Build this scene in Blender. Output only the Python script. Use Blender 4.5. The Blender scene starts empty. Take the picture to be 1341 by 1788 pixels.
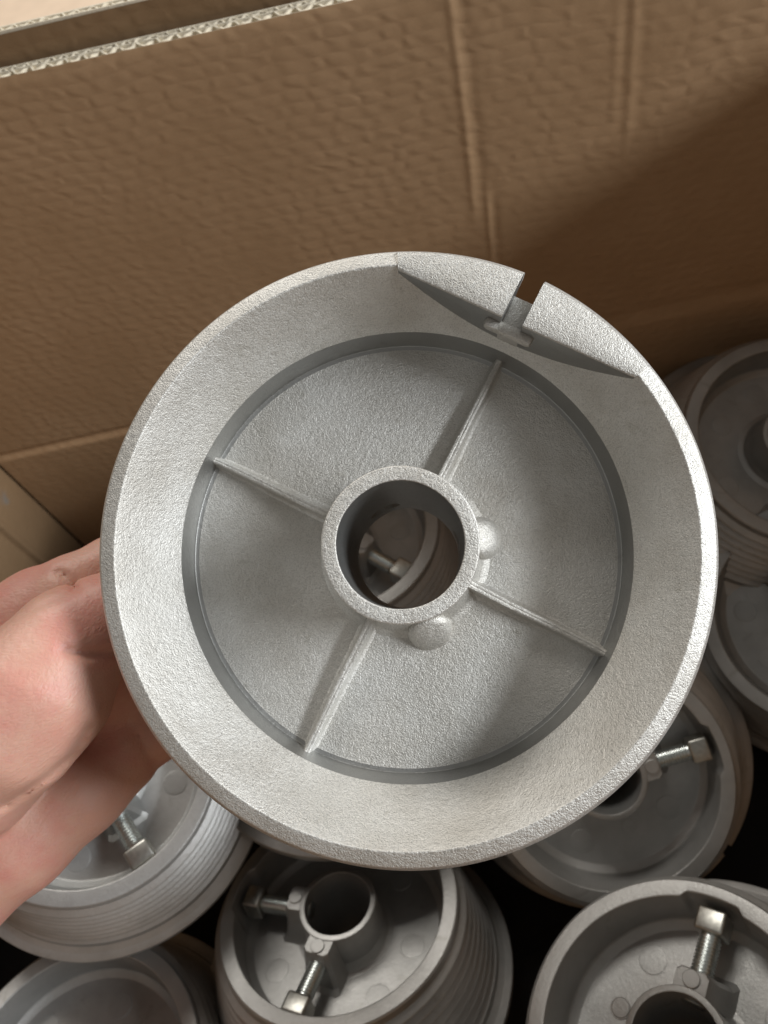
import bpy, bmesh, math, random
import numpy as np
from mathutils import Vector, Matrix, Quaternion

random.seed(7); np.random.seed(7)
MM = 0.001
S = bpy.context.scene
COL = S.collection

# ------------------------------------------------------------------ camera
# axes of the place: x along the back wall of the box, y towards that wall, z up; lengths in mm,
# the lens stands at x = y = 0, CAMZ above the ground
CAMZ = 460.0
CAM = np.array([[0.98097897, -0.10918138, -0.16049822],
                [-0.00569409, -0.84265391, 0.53842545],
                [-0.19403049, -0.52727016, -0.82724745]])      # columns: right, down, forward
FPX = 1343.0


def cw(p):                                   # camera-axes mm -> world mm
    q = CAM @ np.asarray(p, float)
    q[2] += CAMZ
    return q


def at(x, y, d):                             # sight line through a point of the photograph, at depth d mm
    return cw(((x - 670.5) / FPX * d, (y - 894.0) / FPX * d, d))


cd = bpy.data.cameras.new('camera')
cam = bpy.data.objects.new('camera', cd)
COL.objects.link(cam)
R3 = CAM @ np.diag([1, -1, -1])
cam.matrix_world = Matrix.Translation((0, 0, CAMZ * MM)) @ Matrix([list(r) for r in R3]).to_4x4()
cd.sensor_fit = 'VERTICAL'
cd.sensor_height = 36.0
cd.sensor_width = 27.0
cd.lens = 36.0 * FPX / 1788.0
cd.clip_start = 0.005
cd.clip_end = 100
cd.dof.use_dof = True
cd.dof.focus_distance = 0.172
cd.dof.aperture_fstop = 22.0
S.camera = cam

# ------------------------------------------------------------------ light and exposure
W = bpy.data.worlds.new('World')
S.world = W
W.use_nodes = True
bg = W.node_tree.nodes['Background']
bg.inputs['Color'].default_value = (1.0, 0.96, 0.90, 1)
bg.inputs['Strength'].default_value = 0.20


def area(name, loc, target, sx, sy, power, col):
    l = bpy.data.lights.new(name, 'AREA')
    l.shape = 'RECTANGLE'; l.size = sx; l.size_y = sy; l.energy = power; l.color = col
    o = bpy.data.objects.new(name, l); COL.objects.link(o)
    o.location = loc
    d = Vector(target) - Vector(loc)
    o.rotation_euler = d.to_track_quat('-Z', 'Y').to_euler()
    return o


# a tall bright window far to the right, low enough for the right wall of the box to shade the corner
area('window_light', (2.2, -0.10, 1.41), (0, 0.1, 0.30), 1.5, 0.34, 79, (0.93, 0.97, 1.0))
# roof light beyond the back wall of the box
area('roof_light', (-0.6, 1.85, 2.15), (0, 0.1, 0.2), 1.0, 0.7, 36, (1.0, 0.95, 0.88))

S.view_settings.view_transform = 'Standard'
S.view_settings.look = 'None'
S.view_settings.exposure = 0.0
S.view_settings.gamma = 1.0
S.render.engine = 'CYCLES'
S.cycles.use_denoising = True
S.cycles.max_bounces = 8


# ------------------------------------------------------------------ materials
def nmat(name):
    m = bpy.data.materials.new(name); m.use_nodes = True
    nt = m.node_tree
    return m, nt, nt.nodes['Principled BSDF']


def N(nt, typ, **kw):
    n = nt.nodes.new(typ)
    for k, v in kw.items():
        if k in ('operation', 'blend_type', 'data_type', 'feature', 'noise_dimensions', 'wave_type', 'bands_direction', 'distance', 'interpolation_type'):
            setattr(n, k, v)
        else:
            n.inputs[k].default_value = v
    return n


def ramp(nt, fac, stops):
    r = nt.nodes.new('ShaderNodeValToRGB')
    el = r.color_ramp.elements
    while len(el) < len(stops):
        el.new(0.5)
    for e, (p, c) in zip(el, stops):
        e.position = p; e.color = (*c, 1) if len(c) == 3 else c
    nt.links.new(fac, r.inputs['Fac'])
    return r


def coords(nt, scale=(1, 1, 1), kind='Object'):
    t = nt.nodes.new('ShaderNodeTexCoord')
    m = nt.nodes.new('ShaderNodeMapping')
    m.inputs['Scale'].default_value = scale
    nt.links.new(t.outputs[kind], m.inputs['Vector'])
    return m.outputs['Vector']


def cast_metal(name, c0, c1, rough, grain, bump, metallic=0.85, speck=1.0):
    m, nt, b = nmat(name)
    v = coords(nt)
    L = nt.links.new
    big = N(nt, 'ShaderNodeTexNoise', Scale=38.0, Detail=4.0, Roughness=0.6); L(v, big.inputs['Vector'])
    fine = N(nt, 'ShaderNodeTexNoise', Scale=grain, Detail=2.0, Roughness=0.65); L(v, fine.inputs['Vector'])
    mid = N(nt, 'ShaderNodeTexNoise', Scale=grain * 0.28, Detail=2.0, Roughness=0.5); L(v, mid.inputs['Vector'])
    cr = ramp(nt, big.outputs['Fac'], [(0.3, c0), (0.7, c1)])
    sp = ramp(nt, fine.outputs['Fac'], [(0.32, (0.72, 0.72, 0.72)), (0.5, (0.92, 0.92, 0.92)), (0.66, (1.0, 1.0, 1.0))])
    mul = nt.nodes.new('ShaderNodeMix'); mul.data_type = 'RGBA'; mul.blend_type = 'MULTIPLY'; mul.inputs[0].default_value = speck
    sc = N(nt, 'ShaderNodeTexNoise', Scale=75.0, Detail=5.0, Roughness=0.7, Distortion=0.6); L(v, sc.inputs['Vector'])
    scr = ramp(nt, sc.outputs['Fac'], [(0.60, (1, 1, 1)), (0.72, (0.80, 0.79, 0.76))])
    mul2 = nt.nodes.new('ShaderNodeMix'); mul2.data_type = 'RGBA'; mul2.blend_type = 'MULTIPLY'; mul2.inputs[0].default_value = 1.0
    L(cr.outputs['Color'], mul2.inputs[6]); L(scr.outputs['Color'], mul2.inputs[7])
    L(mul2.outputs[2], mul.inputs[6]); L(sp.outputs['Color'], mul.inputs[7])
    L(mul.outputs[2], b.inputs['Base Color'])
    rr = N(nt, 'ShaderNodeMapRange'); L(fine.outputs['Fac'], rr.inputs['Value'])
    rr.inputs['From Min'].default_value = 0.3; rr.inputs['From Max'].default_value = 0.7
    rr.inputs['To Min'].default_value = rough - 0.12; rr.inputs['To Max'].default_value = rough + 0.1
    L(rr.outputs['Result'], b.inputs['Roughness'])
    add = N(nt, 'ShaderNodeMath', operation='MULTIPLY_ADD'); L(mid.outputs['Fac'], add.inputs[0]); add.inputs[1].default_value = 0.8
    L(fine.outputs['Fac'], add.inputs[2])
    bp = N(nt, 'ShaderNodeBump', Strength=1.0, Distance=bump); L(add.outputs[0], bp.inputs['Height'])
    L(bp.outputs['Normal'], b.inputs['Normal'])
    b.inputs['Metallic'].default_value = metallic
    return m


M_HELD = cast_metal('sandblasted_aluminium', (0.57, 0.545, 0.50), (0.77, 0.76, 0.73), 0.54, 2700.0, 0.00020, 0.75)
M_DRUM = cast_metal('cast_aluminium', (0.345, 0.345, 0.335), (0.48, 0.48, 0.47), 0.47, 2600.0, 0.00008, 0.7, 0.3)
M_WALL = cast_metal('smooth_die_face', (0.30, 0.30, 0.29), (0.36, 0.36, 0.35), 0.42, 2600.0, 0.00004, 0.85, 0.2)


def plain(name, col, rough, metallic=0.0, scale=300.0, bump=0.00003, var=0.15):
    m, nt, b = nmat(name)
    v = coords(nt); L = nt.links.new
    n = N(nt, 'ShaderNodeTexNoise', Scale=scale, Detail=3.0); L(v, n.inputs['Vector'])
    lo = tuple(c * (1 - var) for c in col); hi = tuple(min(1, c * (1 + var)) for c in col)
    cr = ramp(nt, n.outputs['Fac'], [(0.3, lo), (0.7, hi)]); L(cr.outputs['Color'], b.inputs['Base Color'])
    bp = N(nt, 'ShaderNodeBump', Strength=1.0, Distance=bump); L(n.outputs['Fac'], bp.inputs['Height'])
    L(bp.outputs['Normal'], b.inputs['Normal'])
    b.inputs['Roughness'].default_value = rough; b.inputs['Metallic'].default_value = metallic
    return m


M_ZINC = plain('zinc_plate', (0.70, 0.74, 0.73), 0.30, 1.0, 900.0, 0.00002, 0.1)
M_STEEL = plain('screw_head_steel', (0.42, 0.42, 0.39), 0.38, 1.0, 600.0, 0.00003, 0.12)
M_PAPER = plain('cut_cardboard_edge', (0.74, 0.66, 0.52), 0.9, 0.0, 900.0, 0.00006, 0.12)
M_FLOOR = plain('pale_floor', (0.80, 0.62, 0.46), 0.6, 0.0, 30.0, 0.0001, 0.06)


def cardboard(name, c0, c1, dimples, stain=None):
    m, nt, b = nmat(name)
    L = nt.links.new
    v = coords(nt)
    # fibre blotches
    n1 = N(nt, 'ShaderNodeTexNoise', Scale=14.0, Detail=5.0, Roughness=0.6); L(v, n1.inputs['Vector'])
    fib = N(nt, 'ShaderNodeTexNoise', Scale=1400.0, Detail=2.0); L(v, fib.inputs['Vector'])
    mx = N(nt, 'ShaderNodeMath', operation='MULTIPLY_ADD'); L(fib.outputs['Fac'], mx.inputs[0]); mx.inputs[1].default_value = 0.25
    L(n1.outputs['Fac'], mx.inputs[2])
    cr = ramp(nt, mx.outputs[0], [(0.35, c0), (0.9, c1)]); L(cr.outputs['Color'], b.inputs['Base Color'])
    if stain:
        sp, sr = stain
        dv = N(nt, 'ShaderNodeVectorMath', operation='DISTANCE'); L(v, dv.inputs[0]); dv.inputs[1].default_value = sp
        sn2 = N(nt, 'ShaderNodeTexNoise', Scale=260.0, Detail=4.0); L(v, sn2.inputs['Vector'])
        ma = N(nt, 'ShaderNodeMath', operation='MULTIPLY_ADD'); L(sn2.outputs['Fac'], ma.inputs[0]); ma.inputs[1].default_value = sr * 2.2
        L(dv.outputs['Value'], ma.inputs[2])
        mr = N(nt, 'ShaderNodeMapRange'); L(ma.outputs[0], mr.inputs['Value'])
        mr.inputs['From Min'].default_value = sr * 1.3; mr.inputs['From Max'].default_value = sr * 2.0
        mr.inputs['To Min'].default_value = 0.75; mr.inputs['To Max'].default_value = 0.0
        mi = nt.nodes.new('ShaderNodeMix'); mi.data_type = 'RGBA'; L(mr.outputs['Result'], mi.inputs[0])
        L(cr.outputs['Color'], mi.inputs[6]); mi.inputs[7].default_value = (0.20, 0.18, 0.16, 1); L(mi.outputs[2], b.inputs['Base Color'])
    # washboard: short level ripples pressed through the liner
    va = coords(nt, (140.0, 140.0, 235.0))
    dn = N(nt, 'ShaderNodeTexNoise', Scale=1.0, Detail=0.0, Roughness=0.4); L(va, dn.inputs['Vector'])
    vb = coords(nt, (30.0, 30.0, 1.0)); 
    warp = N(nt, 'ShaderNodeTexNoise', Scale=1.0, Detail=1.0); L(vb, warp.inputs['Vector'])
    sx = nt.nodes.new('ShaderNodeSeparateXYZ'); L(coords(nt), sx.inputs[0])
    def math_(op, a, b_=None, c_=None):
        k = N(nt, 'ShaderNodeMath', operation=op)
        for i_, q in enumerate((a, b_, c_)):
            if q is None: continue
            if isinstance(q, (int, float)): k.inputs[i_].default_value = q
            else: L(q, k.inputs[i_])
        return k.outputs[0]
    rowz = math_('MULTIPLY_ADD', sx.outputs['Z'], 1 / 0.0051, math_('MULTIPLY', warp.outputs['Fac'], 2.2))
    row, fr = math_('FLOOR', rowz), math_('FRACT', rowz)
    wn = nt.nodes.new('ShaderNodeTexWhiteNoise'); wn.noise_dimensions = '1D'; L(row, wn.inputs['W'])
    xx = math_('MULTIPLY_ADD', math_('ADD', sx.outputs['X'], sx.outputs['Y']), 1 / 0.0092, math_('MULTIPLY_ADD', dn.outputs['Fac'], 0.9, wn.outputs['Value']))
    pill = math_('MULTIPLY', math_('SINE', math_('MULTIPLY', fr, math.pi)), math_('MULTIPLY_ADD', math_('SINE', math_('MULTIPLY', xx, 2 * math.pi)), 0.5, 0.5))
    am = N(nt, 'ShaderNodeMapRange'); L(n1.outputs['Fac'], am.inputs['Value'])
    am.inputs['From Min'].default_value = 0.35; am.inputs['From Max'].default_value = 0.65
    am.inputs['To Min'].default_value = 0.12; am.inputs['To Max'].default_value = 0.42
    h = N(nt, 'ShaderNodeMath', operation='MULTIPLY_ADD'); L(pill, h.inputs[0]); L(am.outputs['Result'], h.inputs[1])
    L(math_('MULTIPLY', dn.outputs['Fac'], 0.3), h.inputs[2])
    b1 = N(nt, 'ShaderNodeBump', Strength=1.0, Distance=dimples); L(h.outputs[0], b1.inputs['Height'])
    b2 = N(nt, 'ShaderNodeBump', Strength=0.6, Distance=0.00004); L(fib.outputs['Fac'], b2.inputs['Height'])
    L(b1.outputs['Normal'], b2.inputs['Normal']); L(b2.outputs['Normal'], b.inputs['Normal'])
    b.inputs['Roughness'].default_value = 0.75
    b.inputs['Specular IOR Level'].default_value = 0.3
    return m


XL0 = -313.0
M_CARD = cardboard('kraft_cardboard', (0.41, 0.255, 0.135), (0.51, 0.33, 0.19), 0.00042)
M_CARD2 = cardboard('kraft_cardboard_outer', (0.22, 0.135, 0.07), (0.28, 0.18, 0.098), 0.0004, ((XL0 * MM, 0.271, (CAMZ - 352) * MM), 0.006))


def black_film():
    m, nt, b = nmat('black_film')
    L = nt.links.new
    n = N(nt, 'ShaderNodeTexNoise', Scale=28.0, Detail=4.0, Distortion=1.2); L(coords(nt), n.inputs['Vector'])
    bp = N(nt, 'ShaderNodeBump', Strength=0.7, Distance=0.004); L(n.outputs['Fac'], bp.inputs['Height'])
    L(bp.outputs['Normal'], b.inputs['Normal'])
    b.inputs['Base Color'].default_value = (0.012, 0.012, 0.013, 1)
    b.inputs['Roughness'].default_value = 0.62
    b.inputs['Specular IOR Level'].default_value = 0.15
    return m


M_FILM = black_film()


def skin_mat():
    m, nt, b = nmat('skin')
    L = nt.links.new
    v = coords(nt)
    n1 = N(nt, 'ShaderNodeTexNoise', Scale=32.0, Detail=3.0, Roughness=0.55); L(v, n1.inputs['Vector'])
    n2 = N(nt, 'ShaderNodeTexNoise', Scale=260.0, Detail=3.0); L(v, n2.inputs['Vector'])
    mx = N(nt, 'ShaderNodeMath', operation='MULTIPLY_ADD'); L(n2.outputs['Fac'], mx.inputs[0]); mx.inputs[1].default_value = 0.3
    L(n1.outputs['Fac'], mx.inputs[2])
    cr = ramp(nt, mx.outputs[0], [(0.40, (0.63, 0.35, 0.265)), (0.62, (0.64, 0.365, 0.28)), (0.85, (0.62, 0.28, 0.225))])
    L(cr.outputs['Color'], b.inputs['Base Color'])
    vo = N(nt, 'ShaderNodeTexVoronoi', feature='DISTANCE_TO_EDGE', Scale=1.0)
    L(coords(nt, (500, 900, 1300)), vo.inputs['Vector'])
    n3 = N(nt, 'ShaderNodeTexNoise', Scale=1.0, Detail=3.0); L(coords(nt, (350, 420, 1500)), n3.inputs['Vector'])
    ad = N(nt, 'ShaderNodeMath', operation='MULTIPLY_ADD'); L(vo.outputs['Distance'], ad.inputs[0]); ad.inputs[1].default_value = 0.6
    L(n3.outputs['Fac'], ad.inputs[2])
    bp = N(nt, 'ShaderNodeBump', Strength=0.7, Distance=0.00026); L(ad.outputs[0], bp.inputs['Height'])
    L(bp.outputs['Normal'], b.inputs['Normal'])
    b.inputs['Roughness'].default_value = 0.5
    b.inputs['Subsurface Weight'].default_value = 0.35
    b.inputs['Subsurface Radius'].default_value = (1.0, 0.35, 0.2)
    b.inputs['Subsurface Scale'].default_value = 0.004
    return m


M_SKIN = skin_mat()


# ------------------------------------------------------------------ helpers
def tag(o, label=None, cat=None, group=None, kind=None):
    if label: o['label'] = label
    if cat: o['category'] = cat
    if group: o['group'] = group
    if kind: o['kind'] = kind
    return o


def link(name, me, parent=None):
    o = bpy.data.objects.new(name, me); COL.objects.link(o)
    if parent is not None:
        o.parent = parent
    return o


def mesh_of(name, verts, faces, mat, angle=35.0, smooth=True):
    me = bpy.data.meshes.new(name)
    me.from_pydata([tuple(float(c) * MM for c in v) for v in verts], [], faces)
    me.update()
    bm = bmesh.new(); bm.from_mesh(me)
    bmesh.ops.recalc_face_normals(bm, faces=bm.faces)
    bm.to_mesh(me); bm.free()
    finish(me, mat, angle, smooth)
    return me


def finish(me, mat, angle=35.0, smooth=True):
    if not me.materials:
        me.materials.append(mat)
    if smooth:
        me.polygons.foreach_set('use_smooth', [True] * len(me.polygons))
        me.set_sharp_from_angle(angle=math.radians(angle))
    me.update()


def rounded(pts, closed=True, seg=4):
    """profile points (r, z, fillet radius) -> polyline with its corners rounded"""
    out = []
    n = len(pts)
    for i in range(n):
        r, z, rad = pts[i]
        p = np.array([r, z], float)
        if rad <= 0 or (not closed and i in (0, n - 1)):
            out.append(p); continue
        a = np.array(pts[(i - 1) % n][:2], float) - p; b = np.array(pts[(i + 1) % n][:2], float) - p
        la, lb = np.linalg.norm(a), np.linalg.norm(b)
        a /= la; b /= lb
        half = 0.5 * math.acos(max(-1, min(1, float(a @ b))))
        t = min(rad / max(math.tan(half), 1e-3), la * 0.48, lb * 0.48)
        p0, p1 = p + a * t, p + b * t
        for k in range(seg + 1):
            u = k / seg
            out.append((1 - u) ** 2 * p0 + 2 * u * (1 - u) * p + u * u * p1)
    return out


def lathe(profile, segs, radial=None):
    """closed profile (r, z) turned round z"""
    V, F = [], []
    n = len(profile)
    for s in range(segs):
        t = 2 * math.pi * s / segs
        for r, z in profile:
            if radial: r = radial(r, z, t)
            V.append((r * math.cos(t), r * math.sin(t), z))
    for s in range(segs):
        s2 = (s + 1) % segs
        for i in range(n):
            j = (i + 1) % n
            F.append((s * n + i, s * n + j, s2 * n + j, s2 * n + i))
    return V, F


def box_bm(x0, x1, y0, y1, z0, z1, bevel=0.0, seg=2):
    bm = bmesh.new()
    bmesh.ops.create_cube(bm, size=1)
    for v in bm.verts:
        v.co = ((x0 if v.co.x < 0 else x1) * MM, (y0 if v.co.y < 0 else y1) * MM, (z0 if v.co.z < 0 else z1) * MM)
    if bevel:
        bmesh.ops.bevel(bm, geom=bm.edges[:], offset=bevel * MM, segments=seg, affect='EDGES', profile=0.5)
    return bm


def bm_mesh(name, bm, mat, angle=35.0):
    me = bpy.data.meshes.new(name); bm.to_mesh(me); bm.free()
    finish(me, mat, angle)
    return me


def cut(me, cutters, mat, angle=35.0):
    """exact boolean difference, baked into a new mesh"""
    o = link('shape_to_cut', me)
    cs = []
    for c in cutters:
        co = link('cutter', c); cs.append(co)
        md = o.modifiers.new('cut', 'BOOLEAN'); md.operation = 'DIFFERENCE'; md.object = co; md.solver = 'EXACT'
    dg = bpy.context.evaluated_depsgraph_get()
    new = bpy.data.meshes.new_from_object(o.evaluated_get(dg))
    bpy.data.objects.remove(o)
    for c in cs:
        cm = c.data; bpy.data.objects.remove(c); bpy.data.meshes.remove(cm)
    new.materials.clear()
    finish(new, mat, angle)
    return new


def copy_tree(o, parent=None):
    c = o.copy(); COL.objects.link(c)
    if parent is not None: c.parent = parent
    for ch in list(o.children):
        copy_tree(ch, c)
    return c


# ------------------------------------------------------------------ ground and box
XL, XR, YF, YB, ZB, ZT = -313.0, 215.0, -170.0, 290.0, 8.0, CAMZ - 123.5
TH = 8.0

me = mesh_of('floor', [(-6000, -6000, 0), (6000, -6000, 0), (6000, 9000, 0), (-6000, 9000, 0)], [(0, 1, 2, 3)], M_FLOOR)
tag(link('floor', me), 'pale beige floor seen past the top left corner of the box', kind='structure')


def bump1(x, c, w):
    return np.exp(-((x - c) / w) ** 2)


def sstep(x, a, b):
    t = np.clip((x - a) / (b - a), 0, 1)
    return t * t * (3 - 2 * t)


def panel_front(xs, zs, relief, y0):
    """relief(x, z): how far the liner stands off towards the inside of the box"""
    X, Z = np.meshgrid(xs, zs, indexing='ij')
    Y = y0 - relief(X, Z)
    V = np.stack([X, Y, Z], -1).reshape(-1, 3)
    n, m = len(xs), len(zs)
    F = [(i * m + j, (i + 1) * m + j, (i + 1) * m + j + 1, i * m + j + 1) for i in range(n - 1) for j in range(m - 1)]
    return V, F


def zc(z): return z + CAMZ            # height given relative to the lens


def back_relief(X, Z):
    h = np.zeros_like(X)
    wob = 0.35 * np.sin(Z * 0.05) + 0.12 * np.sin(Z * 0.31 + 1)
    # upright press marks
    k = sstep(Z, zc(-228), zc(-200))
    h += 0.34 * bump1(X, -1.0 + wob, 1.6) * k - 0.26 * bump1(X, 3.2 + wob, 2.2) * k
    k2 = sstep(-Z, -zc(-200), -zc(-216))
    h += 0.3 * bump1(X, 5.0 + wob, 1.3) * k2 - 0.25 * bump1(X, 8.0 + wob, 1.8) * k2
    k3 = sstep(Z, zc(-222), zc(-176))
    h += 0.17 * bump1(X, 61.5 + 0.5 * wob, 1.6) * k3 - 0.1 * bump1(X, 65.5, 2.0) * k3
    k4 = sstep(Z, zc(-196), zc(-160))
    h += 0.09 * bump1(X, 55.5 + 0.5 * wob, 1.5) * k4 - 0.12 * bump1(X, 58.6, 1.4) * k4
    # level score line low on the wall
    line = zc(-335) + (X + 310) * 0.115
    h += 1.6 * sstep(-(Z - line), -0.2, 2.2) - 0.9 * bump1(Z, line + 1.6, 1.6)
    # the wall bows a little
    h += 1.5 * np.sin((X - XL) / 230.0) * np.sin((Z - 8) / 120.0)
    # rounded rim where the liner turns into the cut edge
    return h - 0.5 * sstep(Z, ZT - 1.5, ZT)


def dense(a, b, step, centres, half, fine):
    xs = list(np.arange(a, b, step)) + [b]
    for c in centres:
        xs += list(np.arange(c - half, c + half, fine))
    xs = sorted(x for x in xs if a <= x <= b)
    out = [xs[0]]
    for x in xs[1:]:
        if x - out[-1] > fine * 0.6: out.append(x)
    return np.array(out)


box = link('cardboard_box', None)
tag(box, 'open brown corrugated cardboard box holding the pile of aluminium drums', 'box')
xs = dense(XL, XR, 5.0, [2.0, 60.0], 13.0, 0.55)
zs = dense(ZB, ZT, 4.0, [zc(-329)], 16.0, 0.8)
V, F = panel_front(xs, zs, back_relief, YB)
bk = link('back_panel', mesh_of('back_panel', V, F, M_CARD, 60), box)


def slab(name, x0, x1, y0, y1, z0, z1, mat, parent, bev=0.6):
    return link(name, bm_mesh(name, box_bm(x0, x1, y0, y1, z0, z1, bev), mat), parent)


def flutes(name, x0, x1, ya, yb, ztop, depth, period, mat, parent, phase=0.0, thick=0.55, jag=0.35):
    """a corrugated medium running between two liners, its cut end at the top"""
    n = int((x1 - x0) / period * 14)
    V, F = [], []
    mid, amp = (ya + yb) / 2, (yb - ya) / 2
    for i in range(n + 1):
        x = x0 + (x1 - x0) * i / n
        t = 2 * math.pi * (x - x0) / period + phase + 0.5 * math.sin(x * 0.043)
        s = math.sin(t)
        y = mid + amp * math.copysign(abs(s) ** 0.8, s)
        zt = ztop + jag * math.sin(x * 1.9) * math.sin(x * 0.37)
        nx, ny = -math.cos(t) * amp * 2 * math.pi / period, 1.0
        l = math.hypot(nx, ny); nx, ny = nx / l * thick / 2, ny / l * thick / 2
        V += [(x - nx, y - ny, zt), (x + nx, y + ny, zt), (x + nx, y + ny, ztop - depth), (x - nx, y - ny, ztop - depth)]
    for i in range(n):
        a, b = 4 * i, 4 * i + 4
        for k in range(4):
            k2 = (k + 1) % 4
            F.append((a + k, a + k2, b + k2, b + k))
    return link(name, mesh_of(name, V, F, mat, 50), parent)


# the cut top edge of the double-wall board: three liners and two corrugated mediums
slab('liner_edge', XL, XR, YB + 0.25, YB + 1.15, ZT - 22, ZT - 0.35, M_PAPER, bk, 0.2)
slab('liner_edge', XL, XR, YB + 4.7, YB + 5.4, ZT - 22, ZT - 0.2, M_PAPER, bk, 0.2)
slab('liner_edge', XL, XR, YB + 7.4, YB + 8.2, ZT - 22, ZT - 0.1, M_PAPER, bk, 0.2)
flutes('flute', XL, XR, YB + 1.4, YB + 4.5, ZT - 0.3, 20, 7.3, M_PAPER, bk, 0.0, 0.75)
flutes('flute', XL, XR, YB + 5.6, YB + 7.3, ZT - 0.3, 20, 5.1, M_PAPER, bk, 1.0, 0.6)
slab('board_core', XL, XR, YB + 2.2, YB + 8.1, ZB, ZT - 23, M_CARD, bk, 0)

# side walls
V, F = panel_front(dense(YF, YB - 2.5, 6, [YB - 39], 8, 0.6), dense(ZB, ZT, 6, [], 0, 6),
                   lambda X, Z: -3.0 * bump1(X, YB - 39.5, 1.3) + 0.6 * bump1(X, YB - 36, 2) - 1.2 * sstep(X, YB - 8, YB - 2), 0.0)
V = [(XL - v[1], v[0], v[2]) for v in V]
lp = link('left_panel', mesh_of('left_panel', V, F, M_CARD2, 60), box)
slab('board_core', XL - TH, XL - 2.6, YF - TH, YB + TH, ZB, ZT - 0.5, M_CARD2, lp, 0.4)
slab('right_panel', XR, XR + TH, YF - TH, YB + TH, ZB, ZT + 7, M_CARD, box, 0.5)
slab('front_panel', XL, XR, YF - TH, YF, ZB, ZT, M_CARD, box, 0.5)
slab('bottom_panel', XL, XR, YF, YB, 1.0, ZB - 0.5, M_CARD, box, 0.3)

# the taller sheet standing behind the back wall
sheet = link('cardboard_sheet', None)
tag(sheet, 'taller brown cardboard sheet standing just behind the back wall of the box', 'cardboard')
YS, ZS = YB + 10.5, zc(-113.0)
V, F = panel_front(dense(XL - 40, XR + 60, 8, [], 0, 8), dense(2, ZS, 8, [], 0, 8), lambda X, Z: 0.8 * np.sin(X / 60.0), YS)
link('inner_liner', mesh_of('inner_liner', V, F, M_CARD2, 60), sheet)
slab('liner_edge', XL - 40, XR + 60, YS + 0.9, YS + 1.5, ZS - 15, ZS - 0.1, M_PAPER, sheet, 0.15)
flutes('flute', XL - 40, XR + 60, YS + 1.6, YS + 3.6, ZS - 0.2, 14, 6.4, M_PAPER, sheet, 0.4, 0.55)
slab('outer_liner', XL - 40, XR + 60, YS + 3.8, YS + 4.7, 2, ZS, M_PAPER, sheet, 0.2)

# black film under the drums
xs = np.linspace(XL + 4, XR - 2, 110); ys = np.linspace(YF + 2, YB - 6, 100)
X, Y = np.meshgrid(xs, ys, indexing='ij')
rs = np.random.RandomState(3)
H = zc(-424.0) - 22.0 * sstep(-X, 215.0, 265.0)
for _ in range(40):
    a = rs.uniform(0, math.pi); k = rs.uniform(0.02, 0.09)
    H += 0.7 * np.sin((X * math.cos(a) + Y * math.sin(a)) * k + rs.uniform(0, 6)) * 0.6
V = np.stack([X, Y, H], -1).reshape(-1, 3); m_ = len(ys)
F = [(i * m_ + j, (i + 1) * m_ + j, (i + 1) * m_ + j + 1, i * m_ + j + 1) for i in range(len(xs) - 1) for j in range(m_ - 1)]
tag(link('plastic_film', mesh_of('plastic_film', V, F, M_FILM, 80)), 'black plastic film lying under the drums in the box', 'plastic film')

# ------------------------------------------------------------------ the drum casting (local z: from big flange to small rim)
SLOT = math.radians(116.3)
RIBS = [math.radians(a) for a in (116.0, 25.6, -64.2, -153.4)]
SCREWS = [math.radians(169.0), math.radians(252.0)]


def ang(t, a):
    return (t - a + math.pi) % (2 * math.pi) - math.pi


prof = [(63.9, 0.1, 0.5), (67.4, 0.95, 0.8), (68.5, 2.9, 0.7), (68.3, 5.6, 0.7), (65.2, 6.8, 0.6)]
# rope grooves, stepping inwards to the small rim
z = 8.2
prof += [(62.6, z, 0.8), (62.0, z + 2.6, 0.5)]
z = 11.4
ng = 7
for i in range(ng):
    r = 60.6 - i * (60.6 - 52.2) / ng
    prof += [(r - 2.3, z + 0.9, 0.8), (r - 2.1, z + 2.5, 0.8), (r + 0.4, z + 3.7, 0.5)]
    z += 4.55
prof += [(50.6, 44.2, 0.3), (50.4, 47.2, 0.5), (49.8, 48.0, 0.5), (44.2, 48.0, 0.6), (43.2, 31.5, 2.0), (40.0, 29.2, 1.5),
         (15.6, 29.0, 0), (15.6, 25.3, 0), (52.2, 25.25, 0.5), (53.3, 24.9, 0.35), (54.1, 16.7, 0.45)]
prof2 = rounded(prof, True, 4)
# more rows on the cone, so the casting can waver a little
pr = []
for i, p in enumerate(prof2):
    pr.append(p)
    q = prof2[(i + 1) % len(prof2)]
    d = np.linalg.norm(q - p)
    if d > 5:
        k = int(d // 4)
        pr += [p + (q - p) * (j / (k + 1)) for j in range(1, k + 1)]


def shell_radial(r, z, t):
    if z > 33.0 and 42.5 < r < 45.5:                      # rim notches over the screw heads
        for a in SCREWS[:1]:
            r += 1.9 * float(1 - sstep(abs(ang(t, a)), 0.18, 0.25)) * float(sstep(z, 33.0, 40.0))
    r += 0.10 * math.sin(3 * t + 0.6) + 0.06 * math.sin(7 * t + z * 0.1)
    return r


V, F = lathe(pr, 288, shell_radial)
shell0 = mesh_of('drum_shell', V, F, M_HELD, 32)


def rot_box(a, r0, r1, w0, w1, z0, z1, bev=0.0):
    bm = box_bm(r0, r1, w0, w1, z0, z1, bev)
    bmesh.ops.rotate(bm, verts=bm.verts, cent=(0, 0, 0), matrix=Matrix.Rotation(a, 3, 'Z'))
    return bm


cutter = rot_box(SLOT, 58.0, 70.0, -2.55, 2.55, -3, 5.2)
cm = bpy.data.meshes.new('cutter'); cutter.to_mesh(cm); cutter.free()
cutter = rot_box(SLOT, 63.4, 71.0, -2.55, 2.55, -3.5, 8.0)
cm2 = bpy.data.meshes.new('cutter'); cutter.to_mesh(cm2); cutter.free()
ME_SHELL = cut(shell0, [cm, cm2], M_HELD, 32)
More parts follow.
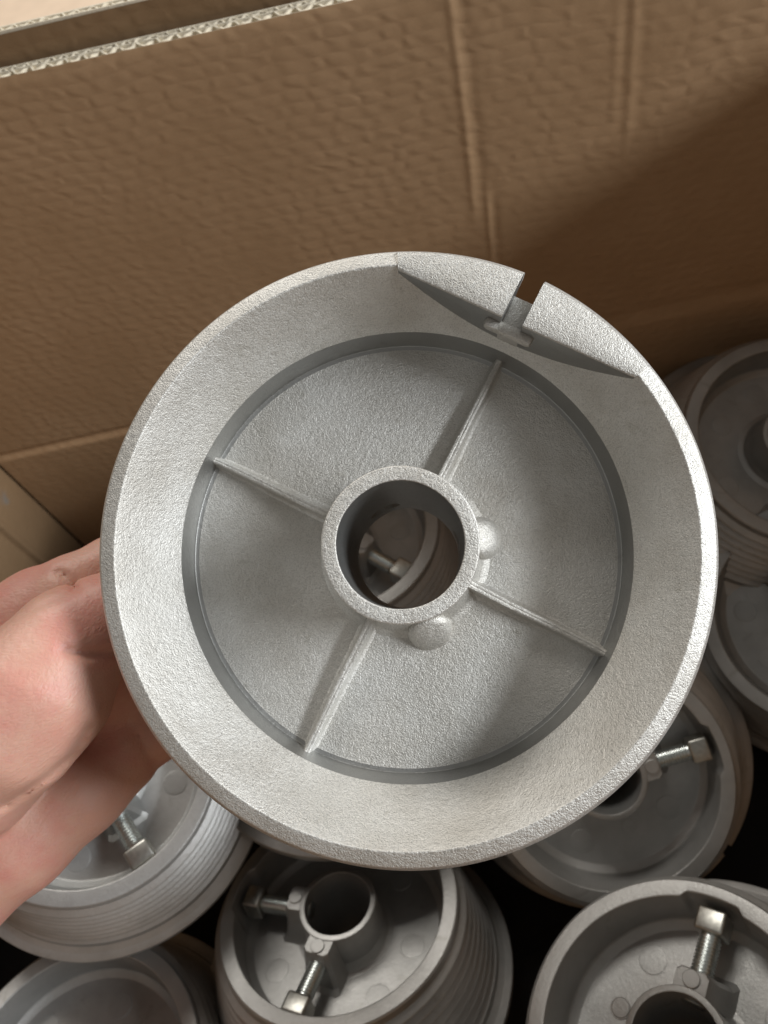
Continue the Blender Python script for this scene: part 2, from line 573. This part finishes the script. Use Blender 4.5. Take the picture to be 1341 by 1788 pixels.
# the step down to the floor was never blasted: smoother, darker metal
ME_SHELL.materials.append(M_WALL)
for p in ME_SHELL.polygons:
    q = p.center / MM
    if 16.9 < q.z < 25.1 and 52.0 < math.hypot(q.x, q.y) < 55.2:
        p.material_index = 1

# hub: a tube through the web, with its two cross holes
hp = rounded([(17.3, -0.9, 0.45), (17.6, 20.0, 2.0), (19.6, 24.6, 2.2), (22.0, 25.6, 0), (22.0, 28.7, 0), (18.2, 29.6, 1.5), (16.6, 33.0, 1.5),
              (16.2, 48.3, 0.4), (13.96, 48.6, 0.3), (13.96, -0.9, 0.35)], True, 4)
hp2 = []
for i, p in enumerate(hp):
    hp2.append(p); q = hp[(i + 1) % len(hp)]; d = np.linalg.norm(q - p)
    if d > 6: hp2 += [p + (q - p) * (j / 6) for j in range(1, 6)]
V, F = lathe(hp2, 160, lambda r, z, t: r + 0.05 * math.sin(5 * t))
hub0 = mesh_of('hub', V, F, M_HELD, 32)
cs = []
for a in (math.radians(64.0), math.radians(169.0)):
    bm = bmesh.new()
    bmesh.ops.create_cone(bm, cap_ends=True, segments=28, radius1=4.3 * MM, radius2=4.3 * MM, depth=14 * MM)
    bmesh.ops.rotate(bm, verts=bm.verts, cent=(0, 0, 0), matrix=Matrix.Rotation(math.pi / 2, 3, 'Y'))
    bmesh.ops.translate(bm, verts=bm.verts, vec=(17 * MM, 0, 38.5 * MM))
    bmesh.ops.rotate(bm, verts=bm.verts, cent=(0, 0, 0), matrix=Matrix.Rotation(a, 3, 'Z'))
    c = bpy.data.meshes.new('cutter'); bm.to_mesh(c); bm.free(); cs.append(c)
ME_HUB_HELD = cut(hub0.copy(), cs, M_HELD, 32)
ME_HUB_HELD.materials.append(M_WALL)                     # smooth bore, the shade inside it put into a darker metal
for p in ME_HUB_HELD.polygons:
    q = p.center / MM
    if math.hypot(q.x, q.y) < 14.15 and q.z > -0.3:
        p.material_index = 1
ME_HUB = hub0


def rib_mesh(a):
    """a low web from hub to wall, flared into the floor on both sides"""
    sec = [(-2.3, 0.0), (-1.6, 0.08), (-1.25, 0.25), (-1.1, 0.55), (-1.0, 0.85), (-0.75, 0.97), (-0.22, 1.0), (0.0, 0.97), (0.22, 1.0), (0.75, 0.97), (1.0, 0.85),
           (1.1, 0.55), (1.25, 0.25), (1.6, 0.08), (2.3, 0.0)]
    V, F = [], []
    n = 28
    for i in range(n + 1):
        u = i / n
        r = 16.0 + u * (54.2 - 16.0)
        top = 20.6 + u * 1.6 - 0.5 * max(0, (u - 0.96) / 0.04) ** 2
        if u < 0.1: top -= 2.0 * (1 - u / 0.1) ** 2
        w = 1.1 - 0.25 * u
        wig = 0.07 * math.sin(u * 9 + a * 3)
        for (y, h) in sec:
            V.append((r, y * w + wig, 25.35 + (top - 25.35) * h))
    m = len(sec)
    for i in range(n):
        for j in range(m - 1):
            F.append((i * m + j, i * m + j + 1, (i + 1) * m + j + 1, (i + 1) * m + j))
        F.append((i * m, i * m + m - 1, (i + 1) * m + m - 1, (i + 1) * m))
    F.append(tuple(range(m))); F.append(tuple(range(n * m, n * m + m)))
    c, s = math.cos(a), math.sin(a)
    V = [(x * c - y * s, x * s + y * c, z) for x, y, z in V]
    return mesh_of('rib', V, F, M_HELD, 50)


def boss_mesh(a, rr, rend, zc_):
    """rounded lump against the hub, standing on the floor"""
    V, F = [], []
    nu, nv = 36, 18
    for j in range(nv + 1):
        ph = -math.pi / 2 + math.pi * j / nv
        for i in range(nu):
            t = 2 * math.pi * i / nu
            k = max(math.cos(ph), 0.0) ** 0.55 if ph < 0 else 1 + 0.14 * math.sin(ph) ** 3
            zz = math.sin(ph)
            x, y = k * math.cos(t), k * math.copysign(abs(math.sin(t)) ** 0.9, math.sin(t))
            X = rend - rr + (rr * x if x > 0 else 3.2 * x)
            Z = zc_ + 0.6 * (X - 18) - (2.3 * abs(zz) ** 1.8 if zz < 0 else 0)
            if zz > 0: Z += (26.2 - Z) * zz
            flare = 1.0
            V.append((X, y * rr * flare, Z))
    for j in range(nv):
        for i in range(nu):
            i2 = (i + 1) % nu
            F.append((j * nu + i, j * nu + i2, (j + 1) * nu + i2, (j + 1) * nu + i))
    F.append(tuple(range(nu))); F.append(tuple(range(nv * nu, nv * nu + nu)))
    c, s = math.cos(a), math.sin(a)
    V = [(x * c - y * s, x * s + y * c, z) for x, y, z in V]
    return mesh_of('boss', V, F, M_HELD, 60)


def cone_z(r):
    return 16.7 * (63.9 - r) / (63.9 - 54.1)


def tab_mesh(a0, a1, slot_side):
    """flat cheek filling the chord of the cone beside the cable slot"""
    p0 = np.array([62.9 * math.cos(math.radians(88.9)), 62.9 * math.sin(math.radians(88.9))])
    p1 = np.array([63.2 * math.cos(math.radians(144.4)), 63.2 * math.sin(math.radians(144.4))])
    d = (p1 - p0) / np.linalg.norm(p1 - p0)
    e = np.array([math.cos(SLOT), math.sin(SLOT)]); en = np.array([-e[1], e[0]])
    n = 36
    rows = []
    for i in range(n + 1):
        u = i / n
        t = a0 + (a1 - a0) * u
        q = np.array([math.cos(t), math.sin(t)])
        rows.append([t, q])
    V, F = [], []
    for i, (t, q) in enumerate(rows):
        # inner end on the chord, outer end just inside the rim
        A = np.array([[q[0], -d[0]], [q[1], -d[1]]]); k = np.linalg.solve(A, p0)
        rin = k[0]
        pin = q * rin; pout = q * 67.3
        if i == (n if slot_side > 0 else 0):             # square the end off along the slot
            side = -2.5 * slot_side
            pin = e * (pin @ e) + en * side; pout = e * (pout @ e) + en * side
        rin = float(np.linalg.norm(pin)); ro = float(np.linalg.norm(pout))
        zin = max(cone_z(rin) + 0.6, 0.5)
        b = min(0.55, max(0.05, zin * 0.2))
        def P(r, zz):
            s_ = (r - rin) / max(ro - rin, 1e-6)
            return (*(pin + (pout - pin) * s_), zz)
        V += [P(rin, zin), P(rin, b + 0.05), P(rin + 0.18, 0.22), P(rin + 0.7, -0.03), P(rin + (ro - rin) * 0.5, -0.05), P(ro - 1.4, -0.03),
              P(ro - 0.5, 0.12), P(ro, 0.75), P(ro, 3.4), P(max(rin + 0.3, 61.0) if rin < 61 else rin + .3, max(zin, 4.6) if rin < 61 else 3.4)]
    m = 10
    for i in range(n):
        for j in range(m):
            j2 = (j + 1) % m
            F.append((i * m + j, i * m + j2, (i + 1) * m + j2, (i + 1) * m + j))
    F.append(tuple(range(m))); F.append(tuple(range(n * m, n * m + m)))
    me = mesh_of('cable_tab', V, F, M_HELD, 38)
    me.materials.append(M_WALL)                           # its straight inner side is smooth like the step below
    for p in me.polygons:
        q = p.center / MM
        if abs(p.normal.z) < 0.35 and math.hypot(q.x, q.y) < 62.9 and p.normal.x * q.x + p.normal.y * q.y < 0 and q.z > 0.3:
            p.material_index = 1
    return me


def screw_boss_mesh(a):
    """tapered tower beside the hub that takes the set screw"""
    V, F = [], []
    lv = [(28.9, 15.2, 27.0, 9.0), (31.0, 15.2, 24.8, 7.6), (40.0, 15.2, 23.0, 6.3), (47.0, 15.2, 22.3, 5.6), (47.9, 15.4, 21.8, 5.2)]
    for (z, r0, r1, w) in lv:
        V += [(r0, -w, z), (r1 - 1.4, -w, z), (r1, -w + 1.4, z), (r1, w - 1.4, z), (r1 - 1.4, w, z), (r0, w, z)]
    for i in range(len(lv) - 1):
        for j in range(6):
            j2 = (j + 1) % 6
            F.append((i * 6 + j, i * 6 + j2, i * 6 + 6 + j2, i * 6 + 6 + j))
    F.append(tuple(range(6))); F.append(tuple(range(len(V) - 6, len(V))))
    # round pad on top
    b = len(V); k = 20
    for zz, rr in ((47.5, 2.9), (48.45, 2.85), (48.6, 2.65)):
        for i in range(k):
            t = 2 * math.pi * i / k
            V.append((19.0 + rr * math.cos(t), rr * math.sin(t), zz))
    for j in range(2):
        for i in range(k):
            i2 = (i + 1) % k
            F.append((b + j * k + i, b + j * k + i2, b + j * k + k + i2, b + j * k + k + i))
    F.append(tuple(range(b + 2 * k, b + 3 * k)))
    c, s = math.cos(a), math.sin(a)
    V = [(x * c - y * s, x * s + y * c, z) for x, y, z in V]
    return mesh_of('screw_boss', V, F, M_DRUM, 30)


def screw_meshes():
    pr = [(0.0, 13.0)]
    x = 13.2
    pr = [(3.0, 13.0), (3.45, 13.4)]
    while x < 34.3:
        pr += [(3.75, x + 0.15), (3.75, x + 0.4), (3.2, x + 0.75), (3.2, x + 0.95)]
        x += 1.15
    pr += [(3.2, 36.3)]
    V, F = [], []
    k = 24
    for r, xx in pr:
        for i in range(k):
            t = 2 * math.pi * i / k
            V.append((xx, r * math.cos(t), r * math.sin(t)))
    for j in range(len(pr) - 1):
        for i in range(k):
            i2 = (i + 1) % k
            F.append((j * k + i, j * k + i2, (j + 1) * k + i2, (j + 1) * k + i))
    F.append(tuple(range(k))); F.append(tuple(range((len(pr) - 1) * k, len(pr) * k)))
    sh = mesh_of('set_screw', V, F, M_ZINC, 50)
    hd = bm_mesh('screw_head', box_bm(35.6, 43.6, -4.9, 4.9, -4.9, 4.9, 1.1, 3), M_STEEL, 40)
    return sh, hd


def mark_mesh(r):
    pf = rounded([(0.05, 28.8, 0), (r + 0.45, 28.8, 0), (r + 0.4, 29.12, 0.04), (r + 0.2, 29.12, 0.04), (r + 0.12, 29.02, 0.02), (r, 29.02, 0.02), (r - 0.12, 29.3, 0.05), (r - 0.5, 29.32, 0), (0.05, 29.32, 0)], True, 2)
    V, F = lathe(pf, 36)
    return mesh_of('ejector_mark', V, F, M_DRUM, 30)


# --- drums lying in the box
GROUP = 'aluminium cable drums piled in the box'
drum = link('cable_drum', None)
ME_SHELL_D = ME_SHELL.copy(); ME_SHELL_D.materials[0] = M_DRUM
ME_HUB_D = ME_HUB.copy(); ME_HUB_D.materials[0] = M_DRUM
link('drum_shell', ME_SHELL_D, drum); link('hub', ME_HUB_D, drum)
sh, hd = screw_meshes()
tilt_screw = Matrix.Translation((0, 0, 0.0405))
for a in SCREWS:
    link('screw_boss', screw_boss_mesh(a), drum)
    o = link('set_screw', sh, drum)
    o.matrix_local = Matrix.Rotation(a, 4, 'Z') @ tilt_screw
    link('screw_head', hd, o)
mk = mark_mesh(5.0); mk2 = mark_mesh(3.0)
for deg, rad, me in ((122, 31, mk), (210, 32, mk), (300, 32, mk), (345, 30, mk), (45, 32, mk), (85, 26, mk2)):
    o = link('ejector_mark', me, drum)
    o.location = (rad * math.cos(math.radians(deg)) * MM, rad * math.sin(math.radians(deg)) * MM, 0)


def pose(o, face, axis, want, which=0):
    """face: centre of the small rim (mm, relative to the lens); axis: where the rim looks; want: bearing in the photo of screw `which`"""
    w = np.array(axis, float); w /= np.linalg.norm(w)
    c = np.array(face, float) - 48.0 * w
    c[2] += CAMZ
    right = CAM[:, 0]; u1 = right - w * (right @ w); u1 /= np.linalg.norm(u1); u2 = np.cross(w, u1)
    f = np.array(face, float)

    def bearing(th):
        p = f + 12 * (math.cos(th) * u1 + math.sin(th) * u2)
        a = CAM.T @ f; b = CAM.T @ p
        d = b[:2] / b[2] - a[:2] / a[2]
        return math.atan2(-d[1], d[0])
    best = min((abs(ang(bearing(th), math.radians(want))), th) for th in np.linspace(0, 2 * math.pi, 721))[1]
    r = best - SCREWS[which]
    x = math.cos(r) * u1 + math.sin(r) * u2; y = np.cross(w, x)
    m = Matrix(((x[0], y[0], w[0], c[0] * MM), (x[1], y[1], w[1], c[1] * MM), (x[2], y[2], w[2], c[2] * MM), (0, 0, 0, 1)))
    o.matrix_world = m


DRUMS = [
    ((32.7, -10.7, -303.6), (-0.387, 0.333, 1), 76, 0, 'grey drum at bottom right, facing up with a zinc set screw at its top'),
    ((26.9, 76.9, -336.6), (0.0, -0.5, 1), 16, 0, 'drum half hidden under the right lower edge of the held drum, screw pointing right'),
    ((-88.2, 35.2, -347.0), (0.0, 0.54, 1), 172, 0, 'steeply tilted drum at the bottom middle with two zinc set screws showing'),
    ((-175.3, 79.9, -282.8), (0.298, -0.067, 1), -60, 1, 'brightly lit drum under the hand with its rope grooves towards the camera'),
    ((-189.4, -24.0, -334.7), (0.092, 0.257, 1), -110, 0, 'drum cut off in the bottom left corner, below the brightly lit drum'),
    ((128.6, 141.0, -333.0), (-0.30, -0.33, 1), 135, 1, 'shaded drum cut off at the right edge, lower of the two there'),
    ((131.5, 213.0, -303.0), (0.12, -0.25, 1), -20, 0, 'shaded drum cut off at the right edge by the back wall, upper of the two'),
    ((-83.1, 190.4, -298.6), (0.118, 0.029, 1), -30, 1, 'drum seen through the round bore of the held drum'),
    ((-88.0, 128.0, -309.0), (0.0, 0.3, 1), 60, 0, 'drum almost wholly hidden behind the bottom edge of the held drum'),
]
for i, (c, w, want, which, lab) in enumerate(DRUMS):
    o = drum if i == 0 else copy_tree(drum)
    pose(o, c, w, want, which)
    tag(o, lab, 'cable drum', GROUP)
    if i == len(DRUMS) - 1:
        # the drum at bottom right carries only one of its two screws
        kids = [k for k in drum.children if k.name.startswith('set_screw')]
        kids[1].children[0].parent = None
        bpy.data.objects.remove(next(k for k in bpy.data.objects if k.name.startswith('screw_head') and k.parent is None))
        bpy.data.objects.remove(kids[1])
        bpy.data.objects.remove([k for k in drum.children if k.name.startswith('screw_boss')][1])
        pad = link('ejector_mark', mk2, drum)
        pad.location = (19.5 * math.cos(SCREWS[1]) * MM, 19.5 * math.sin(SCREWS[1]) * MM, 0.0185)

# --- the drum held up to the camera
held = link('cable_drum', None)
n = np.array([0.069, 0.121, 1.0]); n /= np.linalg.norm(n)
a = np.cross(n, [0, 1, 0]); a /= np.linalg.norm(a); b = np.cross(n, a)
c = cw((3.527, 7.085, 167.377))
A, B, NW = CAM @ a, CAM @ b, CAM @ n
held.matrix_world = Matrix(((A[0], B[0], NW[0], c[0] * MM), (A[1], B[1], NW[1], c[1] * MM), (A[2], B[2], NW[2], c[2] * MM), (0, 0, 0, 1)))
tag(held, 'large sandblasted aluminium cable drum held up by a hand, cone side to the camera', 'cable drum')
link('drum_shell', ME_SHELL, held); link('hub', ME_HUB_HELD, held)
for r_ in RIBS:
    link('rib', rib_mesh(r_), held)
link('boss', boss_mesh(math.radians(169.5), 5.2, 24.3, 21.6), held)
link('boss', boss_mesh(math.radians(-108.2), 5.4, 25.2, 21.6), held)
d_ = math.asin(2.5 / 60.0)
link('cable_tab', tab_mesh(math.radians(89.2), SLOT - d_, 1), held)
link('cable_tab', tab_mesh(SLOT + d_, math.radians(144.2), -1), held)
link('slot_floor', bm_mesh('slot_floor', rot_box(SLOT, 55.7, 63.5, -2.9, 2.9, 4.9, 14.5, 0.5), M_HELD, 40), held)
bm = rot_box(SLOT, 53.7, 56.6, -6.1, 5.9, 3.7, 6.6, 1.0)
link('slot_bar', bm_mesh('slot_bar', bm, M_HELD, 40), held)


# ------------------------------------------------------------------ the hand
def H(x, y, d, r):
    v = np.array([(x - 670.5) / FPX * d, (y - 894.0) / FPX * d, d]); return (*v, r)


chains = {
    'palm': ([H(-520, 1900, 262, 29), H(-260, 1640, 238, 27), H(-60, 1470, 224, 19), H(60, 1385, 224, 15), H(110, 1290, 232, 13)],
             [H(-260, 1640, 238, 24), H(-110, 1550, 216, 19), H(30, 1465, 216, 14.5), H(140, 1385, 221, 11.5), H(210, 1330, 227, 10)],
             [H(-260, 1600, 245, 24), H(-120, 1320, 238, 20), H(0, 1190, 238, 14), H(40, 1150, 236, 12)],
             [H(40, 1150, 238, 11), H(110, 1290, 236, 12), H(150, 1360, 230, 11)],
             [H(120, 1180, 236, 13), H(190, 1190, 231, 13), H(240, 1230, 234, 12.5)],
             [H(-140, 1240, 222, 19), H(-30, 1150, 214, 15), H(45, 1095, 210, 11.5), H(95, 1068, 209, 9)]),
    'thumb': ([H(-190, 1450, 216, 22), H(-60, 1320, 196, 20), H(15, 1250, 189, 18.5), H(78, 1195, 189, 14.5), H(120, 1120, 192, 10.5)],
              [H(78, 1195, 189, 14), H(125, 1118, 192, 10.8), H(190, 1076, 195, 9.6), H(255, 1040, 199, 9.4), H(300, 1018, 203, 8.2)]),
    'index': ([H(-80, 1150, 236, 12), H(0, 1098, 218, 10.2), H(70, 1050, 213, 9.2), H(125, 1026, 212, 8.7), H(200, 990, 217, 8.6), H(330, 940, 230, 8), H(420, 930, 238, 7)],),
    'middle': ([H(40, 1160, 238, 11), H(170, 1130, 240, 9.6), H(320, 1090, 238, 8.8), H(440, 1080, 232, 8), H(480, 1085, 226, 7)],),
    'ring': ([H(100, 1280, 236, 11), H(220, 1225, 238, 9.6), H(370, 1180, 236, 8.8), H(450, 1170, 230, 7.5)],),
    'little': ([H(130, 1370, 230, 11), H(225, 1305, 231, 9.2), H(320, 1260, 232, 8.2), H(420, 1240, 229, 7)],),
}


def smin(a, b, k):
    h = np.clip(0.5 + 0.5 * (b - a) / k, 0, 1)
    return b + (a - b) * h - k * h * (1 - h)


VOX = 1.0
lo = np.array([-245.0, -5.0, 150.0]); hi = np.array([-18.0, 235.0, 300.0])
gx, gy, gz = [np.arange(lo[i], hi[i], VOX, dtype=np.float32) for i in range(3)]
GX, GY, GZ = np.meshgrid(gx, gy, gz, indexing='ij')


def chain_sd(ch, k):
    out = None
    for p, q in zip(ch[:-1], ch[1:]):
        a_ = np.array(p[:3], np.float32); d = np.array(q[:3], np.float32) - a_
        t = ((GX - a_[0]) * d[0] + (GY - a_[1]) * d[1] + (GZ - a_[2]) * d[2]) / float(d @ d)
        np.clip(t, 0, 1, out=t)
        s = np.sqrt((GX - a_[0] - d[0] * t) ** 2 + (GY - a_[1] - d[1] * t) ** 2 + (GZ - a_[2] - d[2] * t) ** 2) - (p[3] + (q[3] - p[3]) * t)
        out = s if out is None else smin(out, s, k)
    return out


def group_sd(name, kin, kj):
    out = None
    for ch in chains[name]:
        s = chain_sd(ch, kin)
        out = s if out is None else smin(out, s, kj)
    return out


sd = group_sd('palm', 4, 9)
for nm, k in (('little', 4.0), ('ring', 4.0), ('middle', 4.0), ('index', 5.0)):
    sd = smin(sd, group_sd(nm, 2.5, 2), k)
sd = smin(sd, group_sd('thumb', 6, 9), 3.6)
# skin folds (centre lines where they are seen, depth of the fold)
PX = GX / GZ * FPX + 670.5; PY = GY / GZ * FPX + 894.0
folds = [([(102, 998), (116, 1010), (134, 1029)], 1.6, 5.5, 222), ([(112, 1136), (150, 1142), (215, 1140)], 1.6, 6.5, 205),
         ([(0, 1412), (84, 1356), (124, 1320), (156, 1268)], 1.4, 7.0, 240), ([(20, 1436), (100, 1372), (140, 1335)], 0.5, 4.0, 240),
         ([(225, 1262), (246, 1292), (272, 1340)], 0.7, 7.0, 250), ([(165, 990), (172, 1000), (178, 1012)], 0.6, 5.0, 225),
         ([(60, 1500), (120, 1440), (165, 1378), (176, 1330)], 0.35, 4.0, 240), ([(40, 1072), (80, 1056), (130, 1030)], 0.5, 5.0, 225)]
for pts, dep, wid, dmax in folds:
    dist = np.full_like(sd, 1e9)
    for (x0, y0), (x1, y1) in zip(pts[:-1], pts[1:]):
        dx, dy = x1 - x0, y1 - y0
        t = np.clip(((PX - x0) * dx + (PY - y0) * dy) / (dx * dx + dy * dy), 0, 1)
        dist = np.minimum(dist, (PX - x0 - dx * t) ** 2 + (PY - y0 - dy * t) ** 2)
    sd += dep * np.exp(-dist / wid ** 2) * (GZ < dmax)


def surface_nets(v, org, h):
    nx, ny, nz = v.shape
    ins = v < 0
    c = [ins[i:nx - 1 + i, j:ny - 1 + j, k:nz - 1 + k] for i in (0, 1) for j in (0, 1) for k in (0, 1)]
    cnt = sum(x.astype(np.int8) for x in c)
    cells = np.argwhere((cnt > 0) & (cnt < 8))
    idx = np.full((nx - 1, ny - 1, nz - 1), -1, np.int64)
    idx[tuple(cells.T)] = np.arange(len(cells))
    acc = np.zeros((len(cells), 3)); num = np.zeros(len(cells))
    cor = [np.array([i, j, k]) for i in (0, 1) for j in (0, 1) for k in (0, 1)]
    for p in range(8):
        for q in range(p + 1, 8):
            if np.abs(cor[p] - cor[q]).sum() != 1: continue
            a_ = v[tuple((cells + cor[p]).T)]; b_ = v[tuple((cells + cor[q]).T)]
            m = (a_ < 0) != (b_ < 0)
            t = np.where(m, a_ / np.where(m, a_ - b_, 1), 0)
            acc[m] += (cor[p] + (cor[q] - cor[p]) * t[:, None])[m]; num[m] += 1
    V = (cells + acc / num[:, None]) * h + org
    F = []
    for ax in range(3):
        s0 = [slice(None)] * 3; s1 = [slice(None)] * 3
        s0[ax] = slice(0, -1); s1[ax] = slice(1, None)
        e = np.argwhere(ins[tuple(s0)] != ins[tuple(s1)])
        o1, o2 = [d for d in range(3) if d != ax]
        ok = (e[:, o1] > 0) & (e[:, o2] > 0) & (e[:, o1] < v.shape[o1] - 1) & (e[:, o2] < v.shape[o2] - 1)
        e = e[ok]
        fl = ins[tuple(e.T)]
        quad = []
        for (i, j) in ((0, 0), (1, 0), (1, 1), (0, 1)):
            w = e.copy(); w[:, o1] -= 1 - i; w[:, o2] -= 1 - j
            quad.append(idx[tuple(w.T)])
        q = np.stack(quad, 1)
        flip = fl if ax != 1 else ~fl
        q[~flip] = q[~flip][:, ::-1]
        F.append(q)
    F = np.concatenate(F); F = F[(F >= 0).all(1)]
    return V, F


V, F = surface_nets(sd, lo, VOX)
# relax the net a little
e = np.concatenate([F[:, [0, 1]], F[:, [1, 2]], F[:, [2, 3]], F[:, [3, 0]]]); e = np.concatenate([e, e[:, ::-1]])
deg = np.bincount(e[:, 0], minlength=len(V)).astype(float)
for _ in range(3):
    a_ = np.stack([np.bincount(e[:, 0], V[e[:, 1], k], len(V)) for k in range(3)], 1) / deg[:, None]
    V = V + 0.5 * (a_ - V)
Vw = V @ CAM.T; Vw[:, 2] += CAMZ
me = mesh_of('hand', Vw, [tuple(int(i) for i in q) for q in F], M_SKIN, 80)
hand = link('hand', me)
tag(hand, 'bare hand reaching in from the left, gripping the big drum by its side', 'hand')
